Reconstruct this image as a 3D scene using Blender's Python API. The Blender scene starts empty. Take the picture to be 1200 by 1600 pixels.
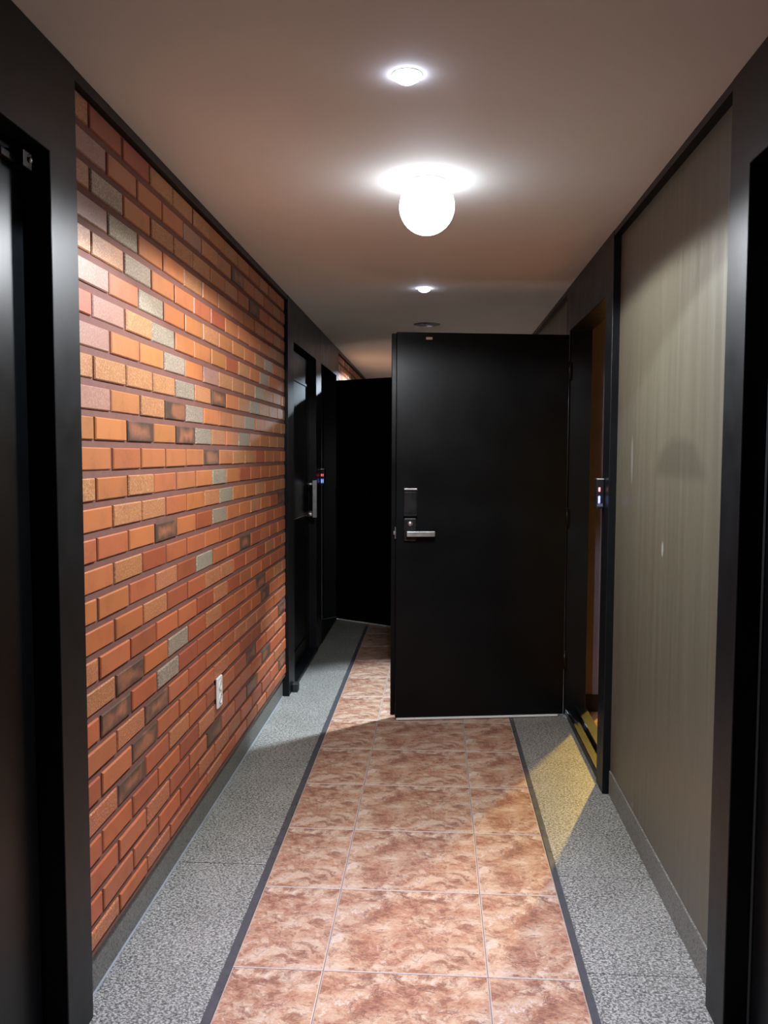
import bpy, bmesh, math, random
from mathutils import Vector, Matrix

S = bpy.context.scene
C = S.collection
PI = math.pi

# ---------------------------------------------------------------- camera, world, exposure
cam_data = bpy.data.cameras.new('camera')
cam = bpy.data.objects.new('camera', cam_data)
C.objects.link(cam)
cam_data.sensor_fit = 'HORIZONTAL'
cam_data.sensor_width = 36.0
cam_data.lens = 1339.73 / 1200.0 * 36.0
cam_data.clip_start = 0.05
YAW, PITCH, ROLL, EYE = 0.0613, 0.0676, 0.0037, 1.365
_f = Vector((-math.sin(YAW) * math.cos(PITCH), math.cos(YAW) * math.cos(PITCH), -math.sin(PITCH)))
_r = Vector((math.cos(YAW), math.sin(YAW), 0))
_u = _r.cross(_f)
_r2 = _r * math.cos(ROLL) + _u * math.sin(ROLL)
_u2 = _u * math.cos(ROLL) - _r * math.sin(ROLL)
cam.matrix_world = Matrix(((_r2.x, _u2.x, -_f.x, 0), (_r2.y, _u2.y, -_f.y, 0), (_r2.z, _u2.z, -_f.z, EYE), (0, 0, 0, 1)))
S.camera = cam

world = bpy.data.worlds.new('world')
S.world = world
world.use_nodes = True
world.node_tree.nodes['Background'].inputs[0].default_value = (0, 0, 0, 1)
world.node_tree.nodes['Background'].inputs[1].default_value = 0.0
S.view_settings.view_transform = 'Standard'
S.view_settings.look = 'None'
S.view_settings.gamma = 1.0
S.view_settings.use_curve_mapping = False
S.view_settings.exposure = 0.20
S.cycles.max_bounces = 12
S.cycles.diffuse_bounces = 6
S.cycles.glossy_bounces = 4
S.cycles.sample_clamp_indirect = 4.0

# lamp strengths (watts) and colours, used by the lamp builders below
COOL = (0.72, 0.86, 1.0)
GLOBE = (0.93, 0.96, 1.0)
CORE = (0.72, 0.74, 1.0)
P_NEAR, P_GLOBE, P_MID, P_FAR, P_ROOM = 82.0, 94.0, 380.0, 240.0, 330.0
P_NEAR_CORE = 215.0
GLOBE_EMIT = 11.0
YELLOW = (1.0, 0.64, 0.11)

# ---------------------------------------------------------------- main planes (metres)
ZC = 2.23                      # ceiling
XL, XR = -0.82, 0.675          # casing faces
XBRICK, XGRAY = -0.837, 0.705
XBL, XBR = -0.857, 0.70         # skirting faces
Y0, Y1 = -1.6, 11.0
HEAD = 2.0
random.seed(7)


# ---------------------------------------------------------------- helpers
def setp(o, label=None, cat=None, group=None, kind=None):
    if label: o['label'] = label
    if cat: o['category'] = cat
    if group: o['group'] = group
    if kind: o['kind'] = kind
    return o


def empty(name, loc=(0, 0, 0), rz=0.0):
    o = bpy.data.objects.new(name, None)
    C.objects.link(o)
    o.location = loc
    o.rotation_euler = (0, 0, rz)
    o.empty_display_size = 0.05
    return o


class MB:
    """collects shapes, builds one mesh object"""

    def __init__(self):
        self.bm = bmesh.new()

    def box(self, x0, x1, y0, y1, z0, z1, bev=0.0, seg=2):
        bm = bmesh.new()
        bmesh.ops.create_cube(bm, size=1.0)
        for v in bm.verts:
            v.co = Vector((x0 + (v.co.x + .5) * (x1 - x0), y0 + (v.co.y + .5) * (y1 - y0), z0 + (v.co.z + .5) * (z1 - z0)))
        if bev > 0:
            bmesh.ops.bevel(bm, geom=bm.edges[:], offset=bev, segments=seg, profile=0.5, affect='EDGES')
        self.add(bm)
        return self

    def add(self, bm, mat=None):
        me = bpy.data.meshes.new('tmp')
        if mat is not None: bmesh.ops.transform(bm, matrix=mat, verts=bm.verts[:])
        bm.to_mesh(me)
        bm.free()
        self.bm.from_mesh(me)
        bpy.data.meshes.remove(me)

    def lathe(self, prof, n=40, axis='Z', center=(0, 0, 0), smooth=True):
        """prof: list of (radius, height)"""
        bm = bmesh.new()
        rings = []
        for r, hgt in prof:
            ring = []
            if r < 1e-6:
                ring = [bm.verts.new((0, 0, hgt))]
            else:
                for k in range(n):
                    a = 2 * PI * k / n
                    ring.append(bm.verts.new((r * math.cos(a), r * math.sin(a), hgt)))
            rings.append(ring)
        for a, b in zip(rings, rings[1:]):
            for k in range(n):
                k2 = (k + 1) % n
                vs = []
                for q in (a[k % len(a)], a[k2 % len(a)], b[k2 % len(b)], b[k % len(b)]):
                    if q not in vs: vs.append(q)
                if len(vs) >= 3:
                    f = bm.faces.new(vs)
                    f.smooth = smooth
        bmesh.ops.recalc_face_normals(bm, faces=bm.faces[:])
        m = Matrix.Translation(center)
        if axis == 'X': m = m @ Matrix.Rotation(PI / 2, 4, 'Y')
        if axis == 'Y': m = m @ Matrix.Rotation(-PI / 2, 4, 'X')
        self.add(bm, m)
        return self

    def prism(self, pts, z0, z1, bev=0.0):
        """polygon in XY extruded in Z"""
        bm = bmesh.new()
        f = bm.faces.new([bm.verts.new((x, y, z0)) for x, y in pts])
        r = bmesh.ops.extrude_face_region(bm, geom=[f])
        for g in r['geom']:
            if isinstance(g, bmesh.types.BMVert): g.co.z = z1
        bmesh.ops.recalc_face_normals(bm, faces=bm.faces[:])
        if bev: bmesh.ops.bevel(bm, geom=bm.edges[:], offset=bev, segments=1, affect='EDGES')
        self.add(bm)
        return self

    def build(self, name, mat, parent=None):
        me = bpy.data.meshes.new(name)
        self.bm.to_mesh(me)
        self.bm.free()
        o = bpy.data.objects.new(name, me)
        C.objects.link(o)
        if mat: me.materials.append(mat)
        if parent: o.parent = parent
        return o


# ---------------------------------------------------------------- materials
class NT:
    def __init__(self, name):
        self.m = bpy.data.materials.new(name)
        self.m.use_nodes = True
        self.t = self.m.node_tree
        self.b = self.t.nodes['Principled BSDF']

    def n(self, typ, ins=None, **kw):
        nd = self.t.nodes.new(typ)
        for k, v in kw.items(): setattr(nd, k, v)
        for k, v in (ins or {}).items(): self.put(nd.inputs[k], v)
        return nd

    def put(self, sock, v):
        if hasattr(v, 'is_linked') or hasattr(v, 'links'): self.t.links.new(v, sock)
        else: sock.default_value = v

    def set(self, **kw):
        for k, v in kw.items(): self.put(self.b.inputs[k.replace('_', ' ')], v)

    def noise(self, vec, scale, detail=4, rough=.6, dist=0.0, out=0):
        return self.n('ShaderNodeTexNoise', {'Vector': vec, 'Scale': scale, 'Detail': detail, 'Roughness': rough, 'Distortion': dist}).outputs[out]

    def ramp(self, fac, stops, interp='LINEAR'):
        nd = self.n('ShaderNodeValToRGB', {'Fac': fac})
        cr = nd.color_ramp
        cr.interpolation = interp
        while len(cr.elements) < len(stops): cr.elements.new(0.5)
        for e, (p, c) in zip(cr.elements, stops):
            e.position = p
            e.color = (c, c, c, 1) if isinstance(c, (int, float)) else (*c, 1)
        return nd.outputs[0]

    def mix(self, fac, a, b, mode='MIX'):
        nd = self.n('ShaderNodeMix', data_type='RGBA', blend_type=mode)
        self.put(nd.inputs[0], fac)
        for i, v in ((6, a), (7, b)):
            if isinstance(v, tuple) and len(v) == 3: v = (*v, 1)
            self.put(nd.inputs[i], v)
        return nd.outputs[2]

    def math(self, op, a, b=0.0, clamp=False):
        nd = self.n('ShaderNodeMath', operation=op, use_clamp=clamp)
        self.put(nd.inputs[0], a)
        self.put(nd.inputs[1], b)
        return nd.outputs[0]

    def bump(self, height, strength=.3, dist=.002):
        self.set(Normal=self.n('ShaderNodeBump', {'Height': height, 'Strength': strength, 'Distance': dist}).outputs[0])

    def obj(self):
        return self.n('ShaderNodeTexCoord').outputs['Object']

    def mapped(self, vec, scale):
        return self.n('ShaderNodeMapping', {'Vector': vec, 'Scale': scale}).outputs[0]


def plain(name, col, rough=.5, metal=0.0, spec=.5, var=.12, nscale=6.0, bump=0.0):
    t = NT(name)
    nz = t.noise(t.obj(), nscale, 5)
    c1 = tuple(max(0, x * (1 - var)) for x in col)
    c2 = tuple(min(1, x * (1 + var)) for x in col)
    t.set(Base_Color=t.ramp(nz, [(.3, c1), (.7, c2)]), Roughness=t.ramp(nz, [(.25, max(.02, rough - .05)), (.75, rough + .05)]),
          Metallic=metal, Specular_IOR_Level=spec)
    if bump: t.bump(t.noise(t.obj(), nscale * 30, 3), bump, .0008)
    return t.m


def emit(name, col, s):
    t = NT(name)
    t.set(Base_Color=(0.6, 0.6, 0.6, 1), Emission_Color=(*col, 1), Emission_Strength=s)
    return t.m


M = {}
M['frame'] = plain('black_frame_paint', (.0040, .0048, .0056), .40, spec=.26, nscale=9)
M['door'] = plain('black_door_film', (.0022, .0025, .0030), .34, spec=.24, nscale=5)
M['steel'] = plain('brushed_steel', (.70, .70, .69), .34, metal=1.0, nscale=30)
M['alu'] = plain('pale_aluminium', (.78, .78, .80), .40, metal=.6, nscale=30)
M['blackplastic'] = plain('black_plastic', (.012, .012, .013), .28, nscale=20)
M['rubber'] = plain('dark_rubber', (.012, .012, .012), .6, nscale=20)
M['white_plastic'] = plain('white_plastic', (.78, .77, .72), .35, var=.03)
M['slot'] = plain('dark_slot', (.10, .10, .10), .6)
M['lamp_trim'] = plain('white_lamp_trim', (.72, .71, .69), .4, var=.03)
M['dead_lens'] = plain('unlit_lamp_glass', (.10, .10, .12), .2, var=.05)
M['stone'] = None


def mat_ceiling():
    t = NT('ceiling_paint')
    o = t.obj()
    big = t.noise(o, 1.1, 4)
    fine = t.noise(o, 90, 3)
    col = t.ramp(big, [(.3, (.69, .66, .61)), (.7, (.75, .725, .675))])
    t.set(Base_Color=col, Roughness=.75, Specular_IOR_Level=.25)
    t.bump(fine, .12, .001)
    return t.m


def mat_gray():
    t = NT('olive_gray_panel')
    o = t.obj()
    streak = t.noise(t.mapped(o, (20, 20, .7)), 1.6, 5, .55)
    broad = t.noise(t.mapped(o, (1, 1.4, .7)), 2.0, 3)
    col = t.ramp(streak, [(.25, (.092, .080, .055)), (.75, (.108, .094, .066))])
    col = t.mix(t.ramp(broad, [(.35, 0.0), (.75, .5)]), col, (.100, .086, .056))
    sep = t.n('ShaderNodeSeparateXYZ', {0: o})
    y, z = sep.outputs[1], sep.outputs[2]

    def blob(cy, cz, ry, rz, soft=.35):
        a = t.math('DIVIDE', t.math('SUBTRACT', y, cy), ry)
        b = t.math('DIVIDE', t.math('SUBTRACT', z, cz), rz)
        d = t.math('SQRT', t.math('ADD', t.math('MULTIPLY', a, a), t.math('MULTIPLY', b, b)))
        d = t.math('ADD', d, t.math('MULTIPLY', t.math('SUBTRACT', t.noise(o, 9, 3), .5), .5))
        return t.ramp(d, [(1 - soft, 1.0), (1.0, 0.0)])
    # a dome-shaped greasy smudge at shoulder height, flat underneath
    zz = t.math('MULTIPLY', z, .5)
    smudge = t.math('MULTIPLY', blob(2.56, 1.30, .30, .125, .25), t.ramp(zz, [(.643, 0.0), (.657, 1.0)]))
    col = t.mix(t.math('MULTIPLY', smudge, .75), col, (.056, .049, .032))
    # pale scuffs
    sc = t.math('MULTIPLY', blob(3.16, 1.35, .02, .10), .35)
    col = t.mix(sc, col, (.27, .26, .23))
    chip = t.math('MAXIMUM', blob(2.712, 1.072, .013, .026, .3), blob(3.03, .121, .006, .009, .3))
    col = t.mix(t.math('MULTIPLY', chip, .6), col, (.36, .35, .31))
    rough = t.math('ADD', t.ramp(streak, [(.3, .34), (.7, .46)]), t.math('MULTIPLY', smudge, .1))
    t.set(Base_Color=col, Roughness=rough, Specular_IOR_Level=.45)
    t.bump(streak, .05, .001)
    return t.m


def mat_granite(name, dark, light, scale=1.0):
    t = NT(name)
    o = t.obj()
    a = t.noise(t.mapped(o, (1, 1.25, 1)), 150 * scale, 3, .7, .4)
    b = t.noise(t.n('ShaderNodeMapping', {'Vector': o, 'Location': (3, 7, 1), 'Rotation': (0, 0, .5), 'Scale': (1, 1.7, 1)}).outputs[0], 85 * scale, 3, .6, .3)
    big = t.noise(o, 5, 3)
    base = t.ramp(a, [(.38, tuple(x * .55 for x in dark)), (.46, dark), (.53, light), (.64, tuple(min(1, x * 1.3) for x in light))])
    blk = t.ramp(b, [(.545, 0.0), (.59, 1.0)])
    col = t.mix(t.math('MULTIPLY', blk, .85), base, tuple(x * .22 for x in dark))
    col = t.mix(.18, col, t.ramp(big, [(.3, dark), (.7, light)]), 'MIX')
    t.set(Base_Color=col, Roughness=t.ramp(a, [(.3, .38), (.7, .52)]), Specular_IOR_Level=.4)
    t.bump(a, .06, .001)
    return t.m


def mat_tile():
    t = NT('marbled_floor_tile')
    uv = t.n('ShaderNodeUVMap', uv_map='uv').outputs[0]
    w = t.noise(uv, 2.6, 5, .62, 0, 1)
    warp = t.n('ShaderNodeVectorMath', {0: uv, 1: t.n('ShaderNodeVectorMath', {0: w, 1: (.40, .40, .40)}, operation='MULTIPLY').outputs[0]}, operation='ADD').outputs[0]
    turned = t.n('ShaderNodeMapping', {'Vector': warp, 'Rotation': (0, 0, .62), 'Scale': (1.0, 1.45, 1)}).outputs[0]
    big = t.noise(turned, 3.4, 9, .70)
    mid = t.noise(turned, 7.5, 10, .76)
    fine = t.noise(t.n('ShaderNodeMapping', {'Vector': uv, 'Rotation': (0, 0, .62), 'Scale': (1.0, 2.6, 1)}).outputs[0], 42, 5, .75)
    col = t.ramp(big, [(.32, (.200, .066, .038)), (.42, (.330, .140, .078)), (.5, (.440, .255, .155)), (.58, (.52, .365, .250)), (.7, (.60, .47, .39))])
    col = t.mix(t.ramp(mid, [(.40, .9), (.5, 0.0)]), col, (.165, .048, .027))
    col = t.mix(t.ramp(mid, [(.54, 0.0), (.68, .55)]), col, (.56, .43, .33))
    # thin dark veins and pale cracks
    vn = t.noise(t.mapped(warp, (1.2, 1.0, 1)), 4.6, 6, .6)
    vein = t.ramp(t.math('ABSOLUTE', t.math('SUBTRACT', vn, .5)), [(.0, 1.0), (.018, 0.0)])
    mask = t.ramp(t.noise(uv, 5.0, 2), [(.40, 0.0), (.55, 1.0)])
    col = t.mix(t.math('MULTIPLY', t.math('MULTIPLY', vein, mask), .9), col, (.085, .028, .025))
    vn2 = t.noise(t.mapped(warp, (1.0, 1.5, 1)), 3.4, 5, .55)
    vein2 = t.ramp(t.math('ABSOLUTE', t.math('SUBTRACT', vn2, .47)), [(.0, 1.0), (.009, 0.0)])
    col = t.mix(t.math('MULTIPLY', t.math('MULTIPLY', vein2, t.ramp(mid, [(.48, 0.0), (.56, 1.0)])), .75), col, (.72, .63, .58))
    col = t.mix(.26, col, t.ramp(fine, [(.34, (.16, .065, .045)), (.5, (.42, .25, .18)), (.68, (.66, .52, .43))]))
    t.set(Base_Color=col, Roughness=t.ramp(big, [(.3, .25), (.7, .34)]), Specular_IOR_Level=.45)
    t.bump(mid, .10, .001)
    return t.m


def mat_brick():
    t = NT('glazed_brick')
    o = t.obj()
    tint = t.n('ShaderNodeVertexColor', layer_name='tint').outputs[0]
    at = t.n('ShaderNodeSeparateColor', {0: t.n('ShaderNodeVertexColor', layer_name='style').outputs[0]})
    speck, burnt, gray = at.outputs[0], at.outputs[1], at.outputs[2]
    uvs = t.n('ShaderNodeSeparateXYZ', {0: t.n('ShaderNodeUVMap', uv_map='uv').outputs[0]})
    u, v = uvs.outputs[0], uvs.outputs[1]
    soft = t.noise(o, 14, 4, .6)
    fine = t.noise(o, 260, 3, .7)
    medium = t.noise(o, 210, 2, .5)
    col = t.mix(t.ramp(soft, [(.35, .0), (.7, .35)]), tint, t.mix(1.0, tint, (1.22, 1.12, .95), 'MULTIPLY'))
    col = t.mix(t.ramp(soft, [(.3, .35), (.48, .0)]), col, t.mix(1.0, tint, (.62, .52, .5), 'MULTIPLY'))
    sp = t.math('MULTIPLY', t.ramp(medium, [(.52, 0.0), (.62, 1.0)]), speck)
    col = t.mix(t.math('MULTIPLY', sp, .55), col, (.64, .38, .19))
    spd = t.math('MULTIPLY', t.ramp(fine, [(.36, 1.0), (.44, 0.0)]), speck)
    col = t.mix(t.math('MULTIPLY', spd, .5), col, (.13, .055, .025))
    gsp = t.math('MULTIPLY', t.ramp(medium, [(.5, 0.0), (.6, 1.0)]), gray)
    col = t.mix(t.math('MULTIPLY', gsp, .7), col, (.50, .41, .31))
    # fire-darkened rim that creeps in from the brick's own edges
    eu = t.math('MINIMUM', u, t.math('SUBTRACT', 1.0, u))
    ev = t.math('MINIMUM', v, t.math('SUBTRACT', 1.0, v))
    e = t.math('MINIMUM', eu, t.math('MULTIPLY', ev, .8))
    e = t.math('ADD', e, t.math('MULTIPLY', t.math('SUBTRACT', t.noise(o, 11, 4), .5), 1.1))
    rim = t.math('MULTIPLY', t.ramp(e, [(.06, 1.0), (.36, 0.0)]), burnt)
    col = t.mix(t.math('MULTIPLY', rim, .85), col, (.050, .038, .027))
    t.set(Base_Color=col, Roughness=t.math('SUBTRACT', .46, t.math('MULTIPLY', gray, .12)), Specular_IOR_Level=.5)
    t.bump(fine, .12, .001)
    return t.m


M['ceiling'] = mat_ceiling()
M['gray'] = mat_gray()
M['granite'] = mat_granite('speckled_granite', (.100, .095, .082), (.345, .330, .292))
M['stone'] = mat_granite('skirting_stone', (.12, .112, .095), (.22, .21, .185), 1.4)
M['tile'] = mat_tile()
M['brick'] = mat_brick()
M['grout'] = plain('dark_grout_bed', (.14, .10, .085), .8, nscale=40)
M['strip'] = plain('black_stone_strip', (.065, .064, .068), .30, nscale=25)
M['mortar'] = plain('red_brown_mortar', (.165, .066, .047), .85, nscale=25, bump=.3)
M['plaster'] = plain('dark_plaster', (.16, .15, .14), .8)
M['roomwall'] = plain('brown_wallpaper', (.17, .15, .19), .6)
M['roomfloor'] = plain('orange_room_tile', (.30, .145, .075), .4, nscale=12)

# ---------------------------------------------------------------- structure: ceiling, walls
o = MB().box(-1.25, 2.7, Y0, Y1, ZC, ZC + .10).build('ceiling', M['ceiling'])
setp(o, kind='structure')


def wall(name, boxes, mat):
    mb = MB()
    for b in boxes: mb.box(*b)
    o = mb.build(name, mat)
    setp(o, kind='structure')
    return o


# door openings along each side: (y start, y end)
L_NEAR, L_A, L_B = (0.875, 1.808), (4.897, 5.812), (6.07, 7.0)
R_NEAR, R_MID = (1.03, 1.958), (3.55, 4.49)
XW0, XW1 = -1.0, -.862
left_solid = [(Y0, .742), (1.945, 4.706), (7.137, Y1)]
wall_left = wall('wall_left', [(XW0, XW1, a, b, 0, ZC) for a, b in left_solid], M['plaster'])
wall_right = wall('wall_right', [(XGRAY, .80, a, b, 0, ZC) for a, b in ((Y0, .90), (2.087, 3.42), (4.62, Y1))], M['gray'])
wall_back = wall('wall_back', [(-1.25, .80, Y0 - .1, Y0, 0, ZC)], M['gray'])
wall_far = wall('wall_far', [(-1.25, .80, Y1, Y1 + .1, 0, ZC)], M['gray'])

# mortar beds and brickwork on the left wall
mb = MB()
mb.box(XW1, -.8425, 1.945, 4.706, .118, 2.212)
mb.box(XW1, -.8425, 7.137, Y1, .118, 2.212)
mb.build('mortar_bed', M['mortar'], wall_left)

STYLE = {}
for n, i, k in [(-11, 0, 'R'), (-11, 1, 'R'), (-10, -1, 'P'), (-10, 3, 'P'), (-10, 6, 'B'), (-9, 0, 'G'), (-9, 8, 'B'), (-8, -1, 'P'), (-8, 0, 'G'),
                (-7, 1, 'G'), (-6, -1, 'P'), (-6, 1, 'G'), (-6, 9, 'G'), (-5, 0, 'P'), (-5, 2, 'G'), (-5, 9, 'G'), (-4, -1, 'P'), (-4, 2, 'G'),
                (-4, 4, 'P'), (-4, 8, 'G'), (-3, 3, 'G'), (-3, 5, 'B'), (-3, 8, 'G'), (-2, -1, 'P'), (-2, 2, 'B'), (-2, 3, 'G'), (-2, 7, 'G'),
                (-1, 1, 'B'), (-1, 3, 'B'), (-1, 4, 'G'), (-1, 7, 'G'), (0, 4, 'B'), (0, 8, 'R'), (1, 5, 'G'), (1, 7, 'R'), (2, 5, 'G'),
                (3, 2, 'B'), (3, 4, 'R'), (3, 5, 'G'), (3, 11, 'B'), (4, 1, 'R'), (5, 4, 'G'), (5, 7, 'B'), (6, 2, 'R'), (7, 1, 'R'), (7, 4, 'R'),
                (7, 6, 'R'), (8, 0, 'B'), (8, 2, 'G'), (8, 3, 'R'), (8, 8, 'B'), (9, 0, 'B'), (9, 2, 'G'), (9, 9, 'B'), (10, 1, 'B'), (11, 1, 'B'),
                (11, 11, 'B'), (12, 0, 'B'), (12, 7, 'B'), (13, 9, 'B'), (14, 4, 'B'), (14, 7, 'B'), (15, 11, 'B')]:
    STYLE[(n, i)] = k


def jit(c, a):
    f = 1 + random.uniform(-a, a)
    return tuple(max(.01, x * f * (1 + random.uniform(-.05, .05))) for x in c)


def brick_look(n, i):
    k = STYLE.get((n, i))
    if k is None and i > 12: k = random.choice('OOOSRGB')
    if k is None:
        low = max(0, min(1, (n + 2) / 14))          # redder tints are picked more often in the lower courses
        k = random.choices('OSRr', (5 - 2.8 * low, 4 - 1.5 * low, .12 + 1.8 * low, .4 + 2.7 * low))[0]
    if k == 'G': return jit((.235, .190, .140), .15), (.6, 0, 1)
    if k == 'P': return jit((.31, .155, .118), .1), (.4, 0, .2)
    if k == 'B': return jit((.30, .115, .06), .2), (.2, 1, 0)
    if k == 'R': return jit((.33, .080, .034), .12), (.1, 0, 0)
    if k == 'r': return jit((.39, .108, .042), .1), (.15, 0, 0)
    low = max(0, min(1, (n + 2) / 14))
    q = 1 - .30 * low
    if k == 'S': return jit((.38, .155 * q, .063 * q), .09), (1, 0, 0)
    return jit((.42, .148 * q, .051 * q), .09), (.12, 0, 0)


def brickwork(y_lo, y_hi, name):
    bm = bmesh.new()
    tint = bm.loops.layers.float_color.new('tint')
    sty = bm.loops.layers.float_color.new('style')
    uvl = bm.loops.layers.uv.new('uv')
    for n in range(-11, 17):
        zt = 1.378 - n * .0747
        zb = zt - .0560
        if n == 16: zb = .139
        off = 2.173 if n % 2 == 0 else 2.063
        i0 = int(math.floor((y_lo - off) / .2197))
        i1 = int(math.ceil((y_hi - off) / .2197))
        for i in range(i0, i1 + 1):
            a = max(y_lo, off + i * .2197 + .0074 + random.uniform(-.002, .002))
            b = min(y_hi, off + (i + 1) * .2197 - .0074 + random.uniform(-.002, .002))
            if b - a < .02: continue
            c, st = brick_look(n, i)
            xf = XBRICK + random.uniform(-.0015, .0012)
            xb = -.852
            t = .0028
            tz = random.uniform(-.001, .001)
            rel = lambda y: (y - (off + i * .2197)) / .2197
            fr = [(xf, a + t, zb + t + tz), (xf, b - t, zb + t), (xf, b - t, zt - t), (xf, a + t, zt - t + tz)]
            md = [(xf - t, a, zb + tz), (xf - t, b, zb), (xf - t, b, zt), (xf - t, a, zt + tz)]
            bk = [(xb, a, zb + tz), (xb, b, zb), (xb, b, zt), (xb, a, zt + tz)]
            rings = [[bm.verts.new(p) for p in r] for r in (fr, md, bk)]
            faces = [bm.faces.new(rings[0])]
            for r, s in zip(rings, rings[1:]):
                for k in range(4):
                    faces.append(bm.faces.new((r[k], s[k], s[(k + 1) % 4], r[(k + 1) % 4])))
            for f in faces:
                for lp in f.loops:
                    lp[tint] = (*c, 1)
                    lp[sty] = (*st, 1)
                    lp[uvl].uv = (rel(lp.vert.co.y), (lp.vert.co.z - zb) / (zt - zb))
    bmesh.ops.recalc_face_normals(bm, faces=bm.faces[:])
    me = bpy.data.meshes.new(name)
    bm.to_mesh(me)
    bm.free()
    ob = bpy.data.objects.new(name, me)
    C.objects.link(ob)
    me.materials.append(M['brick'])
    ob.parent = wall_left
    return ob


brickwork(1.950, 4.702, 'brickwork')
brickwork(7.141, Y1, 'brickwork')

# stone skirting
mb = MB()
for a, b in ((1.945, 4.706), (7.137, Y1)): mb.box(XW1 - .01, XBL, a, b, 0, .122, .002, 1)
bl = setp(mb.build('baseboard_left', M['stone']), kind='structure')
MB().box(XBL - .002, XBL + .006, 1.945, 4.706, 0, .002, .0008, 1).build('caulk_line', plain('pale_caulk', (.24, .25, .26), .5), bl)
mb = MB()
for a, b in ((2.09, 3.417), (4.622, Y1)): mb.box(XBR, XGRAY + .01, a, b, 0, .100, .002, 1)
setp(mb.build('baseboard_right', M['stone']), kind='structure')
# black cove strips under the ceiling
setp(MB().box(-.862, -.8225, Y0, Y1, 2.204, ZC).build('trim_1', M['frame']), kind='structure')
setp(MB().box(.6775, .72, Y0, Y1, 2.208, ZC).build('trim_2', M['frame']), kind='structure')

# ---------------------------------------------------------------- floor
rows = [(2.1695 + k * .4273) for k in range(-9, 22)]
cols = [(-.533, -.2902, .44, 1.0), (-.2902, .1439, 0.0, 1.0), (.1439, .385, 0.0, .556)]
bm = bmesh.new()
uvl = bm.loops.layers.uv.new('uv')
for ya in rows:
    yb = ya + .4273
    ya2, yb2 = max(Y0, ya), min(Y1, yb)
    if yb2 - ya2 < .02: continue
    for xa, xb, ua, ub in cols:
        g, t, d = .0010, .0026, .0014
        x0, x1, y0, y1 = xa + g, xb - g, ya2 + g * .8, yb2 - g * .8
        top = [(x0 + t, y0 + t, 0), (x1 - t, y0 + t, 0), (x1 - t, y1 - t, 0), (x0 + t, y1 - t, 0)]
        bot = [(x0, y0, -d), (x1, y0, -d), (x1, y1, -d), (x0, y1, -d)]
        low = [(x, y, -.02) for x, y, _ in bot]
        R = [[bm.verts.new(p) for p in r] for r in (top, bot, low)]
        fs = [bm.faces.new(R[0])]
        top_ring = R[0]
        for r, s in zip(R, R[1:]):
            for k in range(4):
                fs.append(bm.faces.new((r[k], s[k], s[(k + 1) % 4], r[(k + 1) % 4])))
                if r is top_ring: fs[-1].material_index = 1
        for f in fs:
            for lp in f.loops:
                q = lp.vert.co
                lp[uvl].uv = (ua + (q.x - xa) / (xb - xa) * (ub - ua), (q.y - ya) / .4273)
bmesh.ops.recalc_face_normals(bm, faces=bm.faces[:])
me = bpy.data.meshes.new('floor')
bm.to_mesh(me)
bm.free()
floor = bpy.data.objects.new('floor', me)
C.objects.link(floor)
me.materials.append(M['tile'])
me.materials.append(plain('pale_tile_edge', (.44, .35, .30), .6, nscale=30))
setp(floor, kind='structure')
MB().box(-1.25, .80, Y0, Y1, -.08, -.0032).build('grout_bed', M['grout'], floor)


def slabs(x0, x1, joints, crack=None):
    mb = MB()
    for a, b in zip(joints, joints[1:]):
        g = .0012
        if crack and abs(b - crack[0][1]) > .01 and a <= crack[0][1] + .01 <= b:
            (cx0, cy0), (cx1, cy1) = crack
            mid = [(cx0 + (cx1 - cx0) * .35, cy0 + (cy1 - cy0) * .22), (cx0 + (cx1 - cx0) * .7, cy0 + (cy1 - cy0) * .60)]
            e = .0018
            mb.prism([(x0, a + g), (cx0, a + g)] + [(x, y) for x, y in mid] + [(x1, cy1), (x1, b - g), (x0, b - g)], -.03, 0)
            mb.prism([(cx0 + e, a + g), (x1, a + g), (x1, cy1 - e)] + [(x + e, y - e) for x, y in reversed(mid)], -.03, 0)
        else:
            mb.box(x0, x1, a + g, b - g, -.03, 0, .0012, 1)
    return mb


slabs(-1.0, -.5575, [Y0, -.80, .97, 2.739, 4.516, 6.29, 8.07, 9.85, Y1], ((-.69, 2.739), (-.5575, 2.862))).build('granite_border', M['granite'], floor)
slabs(.4055, .80, [Y0, .68, 1.165, 2.205, 2.727, 4.52, 6.3, 8.1, 9.9, Y1]).build('granite_border', M['granite'], floor)
mb = MB()
mb.box(-.5567, -.5340, Y0, Y1, -.02, .0012, .001, 1)
mb.build('border_strip', M['strip'], floor)
MB().box(.3858, .4048, Y0, Y1, -.02, .0012, .001, 1).build('border_strip', M['strip'], floor)


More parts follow.
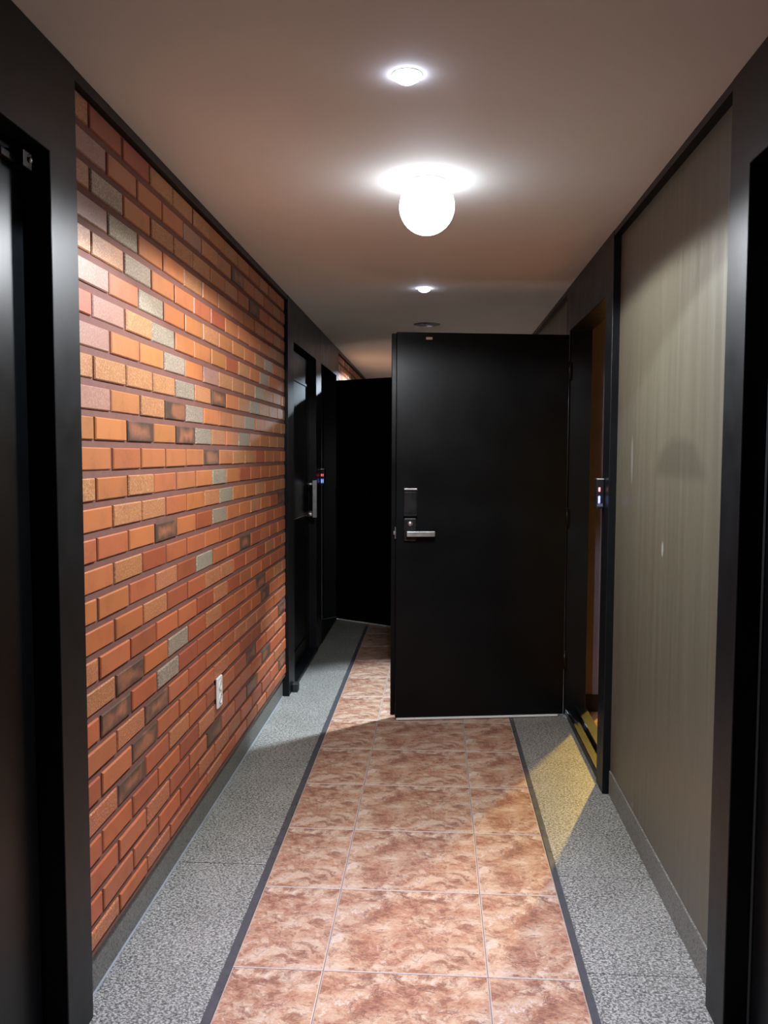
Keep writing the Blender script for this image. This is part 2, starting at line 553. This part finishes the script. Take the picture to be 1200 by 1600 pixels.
# ---------------------------------------------------------------- door frames (casings run up to the ceiling)
def casing(name, side, openings, y_lo, y_hi, depth_x, label):
    """side -1 left, 1 right; one joined black surround with a leaf opening or two"""
    xf = XL if side < 0 else XR
    xa, xb = sorted((xf, depth_x))
    root = empty(name, (xf, (y_lo + y_hi) / 2, 0))
    inv = Matrix.Translation((-xf, -(y_lo + y_hi) / 2, 0))

    def put(mb, nm):
        ob = mb.build(nm, M['frame'], root)
        ob.data.transform(inv)
        return ob
    cuts = [y_lo]
    for (a, b), (a2, b2) in zip(openings, openings[1:]): cuts.append((b + a2) / 2 + .07)
    cuts.append(y_hi)
    for k, (a, b) in enumerate(openings):                  # each door's surround is one piece; two meet at a fine seam
        lo = cuts[k] + (.0015 if k else 0)
        hi = cuts[k + 1] - (.0015 if k + 1 < len(openings) else 0)
        pts = [(lo, 0), (a, 0), (a, HEAD), (b, HEAD), (b, 0), (hi, 0), (hi, ZC), (lo, ZC)]
        bm = bmesh.new()
        f = bm.faces.new([bm.verts.new((xa, y, z)) for y, z in pts])
        e = bmesh.ops.extrude_face_region(bm, geom=[f])
        for q in e['geom']:
            if isinstance(q, bmesh.types.BMVert): q.co.x = xb
        bmesh.ops.recalc_face_normals(bm, faces=bm.faces[:])
        bmesh.ops.bevel(bm, geom=bm.edges[:], offset=.0025, segments=2, profile=.5, affect='EDGES')
        mb = MB()
        mb.add(bm)
        put(mb, 'surround')
    setp(root, label, 'door frame', kind='structure')
    return root


DEEP_L, DEEP_R = -.93, .79
f1 = casing('trim_3', -1, [L_NEAR], .742, 1.945, DEEP_L, 'black door surround nearest on the left, before the brick wall')
f2 = casing('trim_4', -1, [L_A, L_B], 4.706, 7.137, DEEP_L, 'black double door surround past the brick wall on the left')
f3 = casing('trim_5', 1, [R_NEAR], .90, 2.087, DEEP_R, 'black door surround nearest on the right, before the olive gray wall')
f4 = casing('trim_6', 1, [R_MID], 3.42, 4.62, DEEP_R, 'black door surround around the open doorway on the right')


def sill(frame, x0, x1, y0, y1, z1, name='door_sill', mat=None):
    loc = frame.location
    o = MB().box(x0 - loc.x, x1 - loc.x, y0 - loc.y, y1 - loc.y, 0, z1, .004).build(name, mat or M['frame'], frame)
    return o


sill(f1, -.93, -.822, L_NEAR[0], L_NEAR[1], .02)
sill(f2, -.93, -.812, L_A[0] + .03, L_A[1] + .03, .025)
sill(f2, -.93, -.815, L_B[0], L_B[1], .02)
sill(f3, .677, .79, R_NEAR[0], R_NEAR[1], .02)
sill(f4, .682, .70, R_MID[0], R_MID[1] + .02, .035)
sill(f4, .70, .735, R_MID[0], R_MID[1], .022)
sill(f4, .735, .79, R_MID[0], R_MID[1], .045)

# ---------------------------------------------------------------- closed doors
# left near door: flat leaf set back in its surround
d = empty('door_1', (-.875, L_NEAR[1] - .006, .02))
MB().box(-.04, 0, -(L_NEAR[1] - L_NEAR[0]) + .012, 0, 0, HEAD - .028, .003).build('door_leaf', M['door'], d)
mbk = MB().box(0, .030, -.060, -.022, HEAD - .072, HEAD - .036, .003).box(0, .012, -.115, -.05, HEAD - .066, HEAD - .05, .002)
mbk.build('hinge_bracket', M['blackplastic'], d)
MB().lathe([(0, 0), (.006, 0), (.006, .004), (0, .005)], 16, 'X', (.030, -.034, HEAD - .052)).build('screw', M['steel'], d)
setp(d, 'closed black door nearest on the left, cut off by the picture edge', 'door', kind='structure')

# left far door A: closed, long steel pull
d = empty('door_2', (-.872, L_A[0] + .006, .025))
w = L_A[1] - L_A[0] - .012
MB().box(-.04, 0, 0, w, 0, HEAD - .035, .003).build('door_leaf', M['door'], d)
fr = MB()
for z0, z1 in ((.10, .80), (.92, 1.80)):
    fr.box(0, .006, .10, .118, z0, z1, .002, 1).box(0, .006, w - .118, w - .10, z0, z1, .002, 1)
    fr.box(0, .006, .118, w - .118, z0, z0 + .018, .002, 1).box(0, .006, .118, w - .118, z1 - .018, z1, .002, 1)
fr.build('reflection_strips', M['door'], d)  # raised strips imitate a reflected line; the leaf itself is flat
hd = MB().box(.045, .075, w - .145, w - .125, .915, 1.165, .004).build('pull_handle', M['steel'], d)
setp(hd, 'brushed steel upright pull bar')
MB().lathe([(.0, 0), (.008, 0), (.008, .055), (0, .055)], 16, 'X', (-.002, w - .135, .94)).lathe([(.0, 0), (.008, 0), (.008, .055), (0, .055)], 16, 'X', (-.002, w - .135, 1.14)).build('handle_post', M['steel'], hd)
MB().lathe([(0, 0), (.022, 0), (.022, .02), (.015, .045), (0, .047)], 24, 'X', (0, w - .045, .935)).build('lock_knob', M['steel'], d)
setp(d, 'closed black door with an upright steel pull bar, left of the far open door', 'door', kind='structure')

# right near door
d = empty('door_3', (.730, R_NEAR[1] - .006, .02))
MB().box(0, .04, -(R_NEAR[1] - R_NEAR[0]) + .012, 0, 0, HEAD - .028, .003).build('door_leaf', M['door'], d)
MB().box(-.004, 0, -.012, 0, 0, HEAD - .028, .001, 1).build('weather_strip', M['rubber'], d)
setp(d, 'closed black door nearest on the right, only its edge strip in view', 'door', kind='structure')

# ---------------------------------------------------------------- open door on the right (inside face towards the viewer)
ang = math.atan2(-.135, -.870)
d = empty('door_4', (.668, 4.452, 0), ang)      # local x runs from hinge to free edge, local +y faces the viewer
LW = .882
MB().box(0, LW, -.040, 0, .012, 1.972, .002, 1).build('door_leaf', M['door'], d)
MB().box(.01, LW + .021, -.052, -.040, .016, 1.970, .002, 1).build('edge_flange', M['door'], d)
MB().box(.03, LW - .004, -.006, .010, .004, .0125, .001, 1).build('bottom_seal', M['white_plastic'], d)
for zz in (.25, 1.0, 1.75):
    MB().lathe([(0, 0), (.009, 0), (.009, .09), (0, .09)], 16, 'Z', (-.006, -.012, zz)).build('hinge', M['frame'], d)
lock = MB().box(LW - .105, LW - .035, 0, .028, 1.052, 1.196, .006, 3).build('digital_lock', M['blackplastic'], d)
setp(lock, 'black plastic lock housing with a bright line on top')
MB().box(LW - .103, LW - .037, .010, .030, 1.186, 1.1935, .002).build('top_line', M['alu'], lock)
MB().box(LW - .100, LW - .040, .028, .031, 1.07, 1.175, .003).build('battery_cover', M['blackplastic'], lock)
MB().box(LW - .103, LW - .037, 0, .018, .925, 1.045, .008, 3).build('escutcheon', M['blackplastic'], lock)
MB().lathe([(0, .012), (.008, .012), (.0095, .009), (.0125, .009), (.0125, 0), (0, 0)], 24, 'Y', (LW - .070, .016, 1.015)).build('thumb_turn', M['steel'], lock)
lv = MB().box(LW - .192, LW - .048, .040, .054, .951, .979, .004, 3)
lv.lathe([(0, 0), (.011, 0), (.011, .042), (0, .042)], 20, 'Y', (LW - .065, .004, .965))
setp(lv.build('lever_handle', M['steel'], lock), 'brushed steel lever')
MB().box(LW, LW + .004, -.034, -.010, .935, .995, .001, 1).build('latch_plate', M['steel'], d)
MB().box(LW + .003, LW + .012, -.028, -.016, .955, .975, .002, 1).build('latch_bolt', M['steel'], d)
tg = MB().box(LW - .178, LW - .146, 0, .008, 1.936, 1.948, .002).build('white_tag', M['white_plastic'], d)
setp(tg, 'small white plastic tag at the top edge')
setp(d, 'wide-open black door with steel lever, hinged on the right wall, filling the middle', 'door', kind='structure')

# ---------------------------------------------------------------- far open door on the left
ang2 = math.atan2(-.295, .480)
d = empty('door_5', (-.818, 6.962, 0), ang2)    # local -y faces the viewer
MB().box(0, .88, 0, .042, .012, 1.957, .002, 1).build('door_leaf', M['door'], d)
MB().box(.03, .876, -.010, .006, .004, .0125, .001, 1).build('bottom_seal', M['white_plastic'], d)
MB().box(.02, .90, .042, .054, .016, 1.955, .002, 1).build('edge_flange', M['door'], d)
MB().box(.775, .845, -.028, 0, 1.052, 1.196, .006, 3).build('digital_lock', M['blackplastic'], d)
for zz in (.25, 1.0, 1.7):
    MB().lathe([(0, 0), (.009, 0), (.009, .09), (0, .09)], 16, 'Z', (-.004, .012, zz)).build('hinge', M['frame'], d)
setp(d, 'open black door standing across the far end, hinged on the left wall', 'door', kind='structure')


# ---------------------------------------------------------------- keypads on the frames
RED = emit('red_led', (1.0, .03, .05), 1.1)
BLUE_HALO = emit('blue_led_halo', (.02, .03, 1.0), 1.1)
BLUE_CORE = emit('blue_led_core', (.22, .42, 1.0), 1.8)


def keypad(x0, x1, y0, y1, z0, z1, leds, label, lw=.0042):
    cx = (x0 + x1) / 2
    k = empty('door_keypad', (cx, y0, z0))
    hgt, hw = z1 - z0, (x1 - x0) / 2
    MB().box(-hw, hw, 0, y1 - y0, 0, hgt, .004, 3).build('housing', M['blackplastic'], k)
    MB().box(-hw + .002, hw - .002, -.002, .02, hgt - .003, hgt + .001, .001, 1).build('top_edge', M['alu'], k)
    for lx in leds:
        MB().box(lx - lw, lx + lw, -.003, .003, hgt - .052, hgt - .034, .002).build('red_light', RED, k)
        b = MB().box(lx - lw * 1.15, lx + lw * 1.15, -.003, .003, hgt - .100, hgt - .068, .003).build('blue_halo', BLUE_HALO, k)  # emissive plate draws the blue halo around the bright core
        MB().box(lx - lw * .5, lx + lw * .5, -.0038, .003, hgt - .095, hgt - .073, .001).build('bright_core', BLUE_CORE, b)
    MB().box(-hw + .004, hw - .004, -.0015, .003, .008, .020, .001, 1).build('sensor_window', M['dead_lens'], k)
    setp(k, label, 'keypad', 'lit keypads on the door frames')


keypad(.643, .674, 3.50, 3.552, 1.148, 1.268, (-.004,), 'black keypad with one red and one blue light on the right door frame')
keypad(-.819, -.788, 5.99, 6.05, 1.148, 1.258, (-.0055, .0055), 'black keypad with red and blue lights and their mirrored copy between the two left doors', .0032)  # second LED column stands in for the reflection in the glossy frame

# ---------------------------------------------------------------- door stopper at the foot of the far left surround
st = MB().box(-.8195, -.785, 4.79, 4.85, 0, .05, .006, 2).build('door_stopper', M['rubber'])
setp(st, 'small black door stopper on the granite at the foot of the far left door frame', 'door stopper')

# ---------------------------------------------------------------- wall socket on the brick
so = empty('wall_socket', (XBRICK + .001, 3.2075, .448))
MB().box(0, .010, -.036, .036, -.060, .060, .005, 3).build('cover_plate', M['white_plastic'], so)
for zc in (-.026, .026):
    r = MB().lathe([(.0, .0085), (.0165, .0085), (.0175, .0125), (.0195, .0125), (.0205, .0095)], 28, 'X', (0, 0, zc)).build('socket_well', M['white_plastic'], so)
    MB().lathe([(0, .0088), (.0165, .0088), (.0165, .0095), (0, .0095)], 28, 'X', (0, 0, zc)).build('well_floor', M['slot'], r)
    MB().lathe([(0, 0), (.0026, 0), (.0026, .0102), (0, .0102)], 10, 'X', (0, -.0095, zc)).lathe([(0, 0), (.0026, 0), (.0026, .0102), (0, .0102)], 10, 'X', (0, .0095, zc)).build('pin_hole', M['rubber'], r)
setp(so, 'white double wall socket low on the brick wall', 'wall socket')


# ---------------------------------------------------------------- lamps
def spot(name, loc, power, col, angle, blend, size, parent):
    ld = bpy.data.lights.new(name, 'SPOT')
    ld.energy = power
    ld.color = col
    ld.spot_size = math.radians(angle)
    ld.spot_blend = blend
    ld.shadow_soft_size = size
    lo = bpy.data.objects.new(name, ld)
    C.objects.link(lo)
    lo.parent = parent
    lo.location = loc
    return lo


def downlight(x, y, lens_mat, label, r=.030, lens_drop=.017, trim='lamp_trim'):
    k = empty('downlight', (x, y, ZC))
    MB().lathe([(r + .0005, -.0005), (r + .001, -.0015), (r + .005, -.0012), (r + .006, .0)], 40).build('trim_ring', M[trim], k)
    MB().lathe([(r + .002, -.001), (r * .95, -lens_drop * .6), (r * .6, -lens_drop), (0, -lens_drop * 1.1)], 40).build('lens', lens_mat, k)
    setp(k, label, 'downlight', 'small round ceiling downlights')
    return k


COOL_LENS = emit('cool_led_lens', (.70, .76, 1.0), 30.0)
k = downlight(-.075, 2.021, COOL_LENS, 'small lit downlight nearest in the ceiling, in front of the bright round lamp')
spot('near_beam', (0, 0, -.024), P_NEAR, COOL, 134, .08, .012, k)
spot('near_core_beam', (0, 0, -.024), P_NEAR_CORE, CORE, 62, 1.0, .012, k)
k = downlight(-.073, 4.560, COOL_LENS, 'small lit downlight in the ceiling just behind the bright round lamp')
spot('middle_beam', (0, -.06, -.024), P_MID, COOL, 58, .45, .012, k)
k = downlight(-.074, 5.808, M['dead_lens'], 'unlit dark round downlight in the ceiling above the open door', .085, .006, 'dead_lens')
k = downlight(-.075, 7.95, COOL_LENS, 'lit downlight in the ceiling behind the far open door')
spot('far_beam', (0, 0, -.024), P_FAR, COOL, 165, .1, .012, k)

g = empty('globe_lamp', (-.038, 2.79, ZC))
GL = emit('bright_globe_glass', (.80, .88, 1.0), GLOBE_EMIT)
MB().lathe([(0, 0), (.062, 0), (.062, -.012), (.052, -.018), (0, -.018)], 40).build('base_ring', M['lamp_trim'], g)
prof = [(.05, -.016)]
for q in range(1, 17):
    a = -0.98 + q * (PI / 2 + .98) / 16
    prof.append((.088 * math.cos(a) if q < 16 else 0, -.080 - .088 * math.sin(a)))
MB().lathe(prof, 48).build('glass_globe', GL, g)
spot('globe_beam', (0, 0, -.175), P_GLOBE, GLOBE, 172, .12, .05, g)
setp(g, 'large bright round glowing lamp in the middle of the ceiling', 'ceiling lamp')

# ---------------------------------------------------------------- room behind the open doorway on the right
wall('wall_room_right', [(2.6, 2.7, 3.0, 7.5, -.05, ZC), (.80, 2.7, 2.9, 3.0, -.05, ZC), (.80, 2.7, 7.5, 7.6, -.05, ZC)], M['roomwall'])
wall('wall_entry_right', [(.80, .93, 4.70, 4.78, -.05, ZC)], M['roomwall'])
setp(MB().box(.80, .932, 4.690, 4.70, -.045, .05, .002, 1).build('baseboard_entry', M['frame']), kind='structure')
mb = MB()
for a in range(9):
    for b in range(15): mb.box(.80 + a * .2 + .002, 1.0 + a * .2 - .002, 3.0 + b * .3 + .002, 3.3 + b * .3 - .002, -.09, -.045, .001, 1)
fr = mb.build('floor_room', M['roomfloor'])
setp(fr, kind='structure')
MB().box(.80, 2.6, 3.0, 7.5, -.1, -.05).build('grout_bed', plain('pale_grout', (.7, .66, .6), .7), fr)
k = empty('pendant_lamp', (1.62, 6.10, ZC))
MB().lathe([(0, 0), (.05, 0), (.05, -.02), (.006, -.025), (.006, -.16), (0, -.16)], 24).build('ceiling_rose', M['lamp_trim'], k)
MB().lathe([(0, -.16), (.03, -.165), (.045, -.20), (.03, -.235), (0, -.245)], 24).build('bulb', emit('yellow_bulb', YELLOW, 20.0), k)
ld = bpy.data.lights.new('yellow_light', 'SPOT')
ld.spot_size = math.radians(170)
ld.spot_blend = .1
ld.energy = P_ROOM
ld.color = YELLOW
ld.shadow_soft_size = .03
lo = bpy.data.objects.new('yellow_light', ld)
C.objects.link(lo)
lo.parent = k
lo.location = (-.02, -.03, -.30)
setp(k, 'yellow bulb hanging in the room behind the open right doorway', 'pendant lamp')

# dark room behind the far left doorway
wall('wall_room_left', [(-2.3, -2.2, 5.9, 7.3, 0, ZC), (-2.3, -1.25, 7.2, 7.3, 0, ZC), (-2.3, -1.25, 5.9, 6.0, 0, ZC)], M['plaster'])
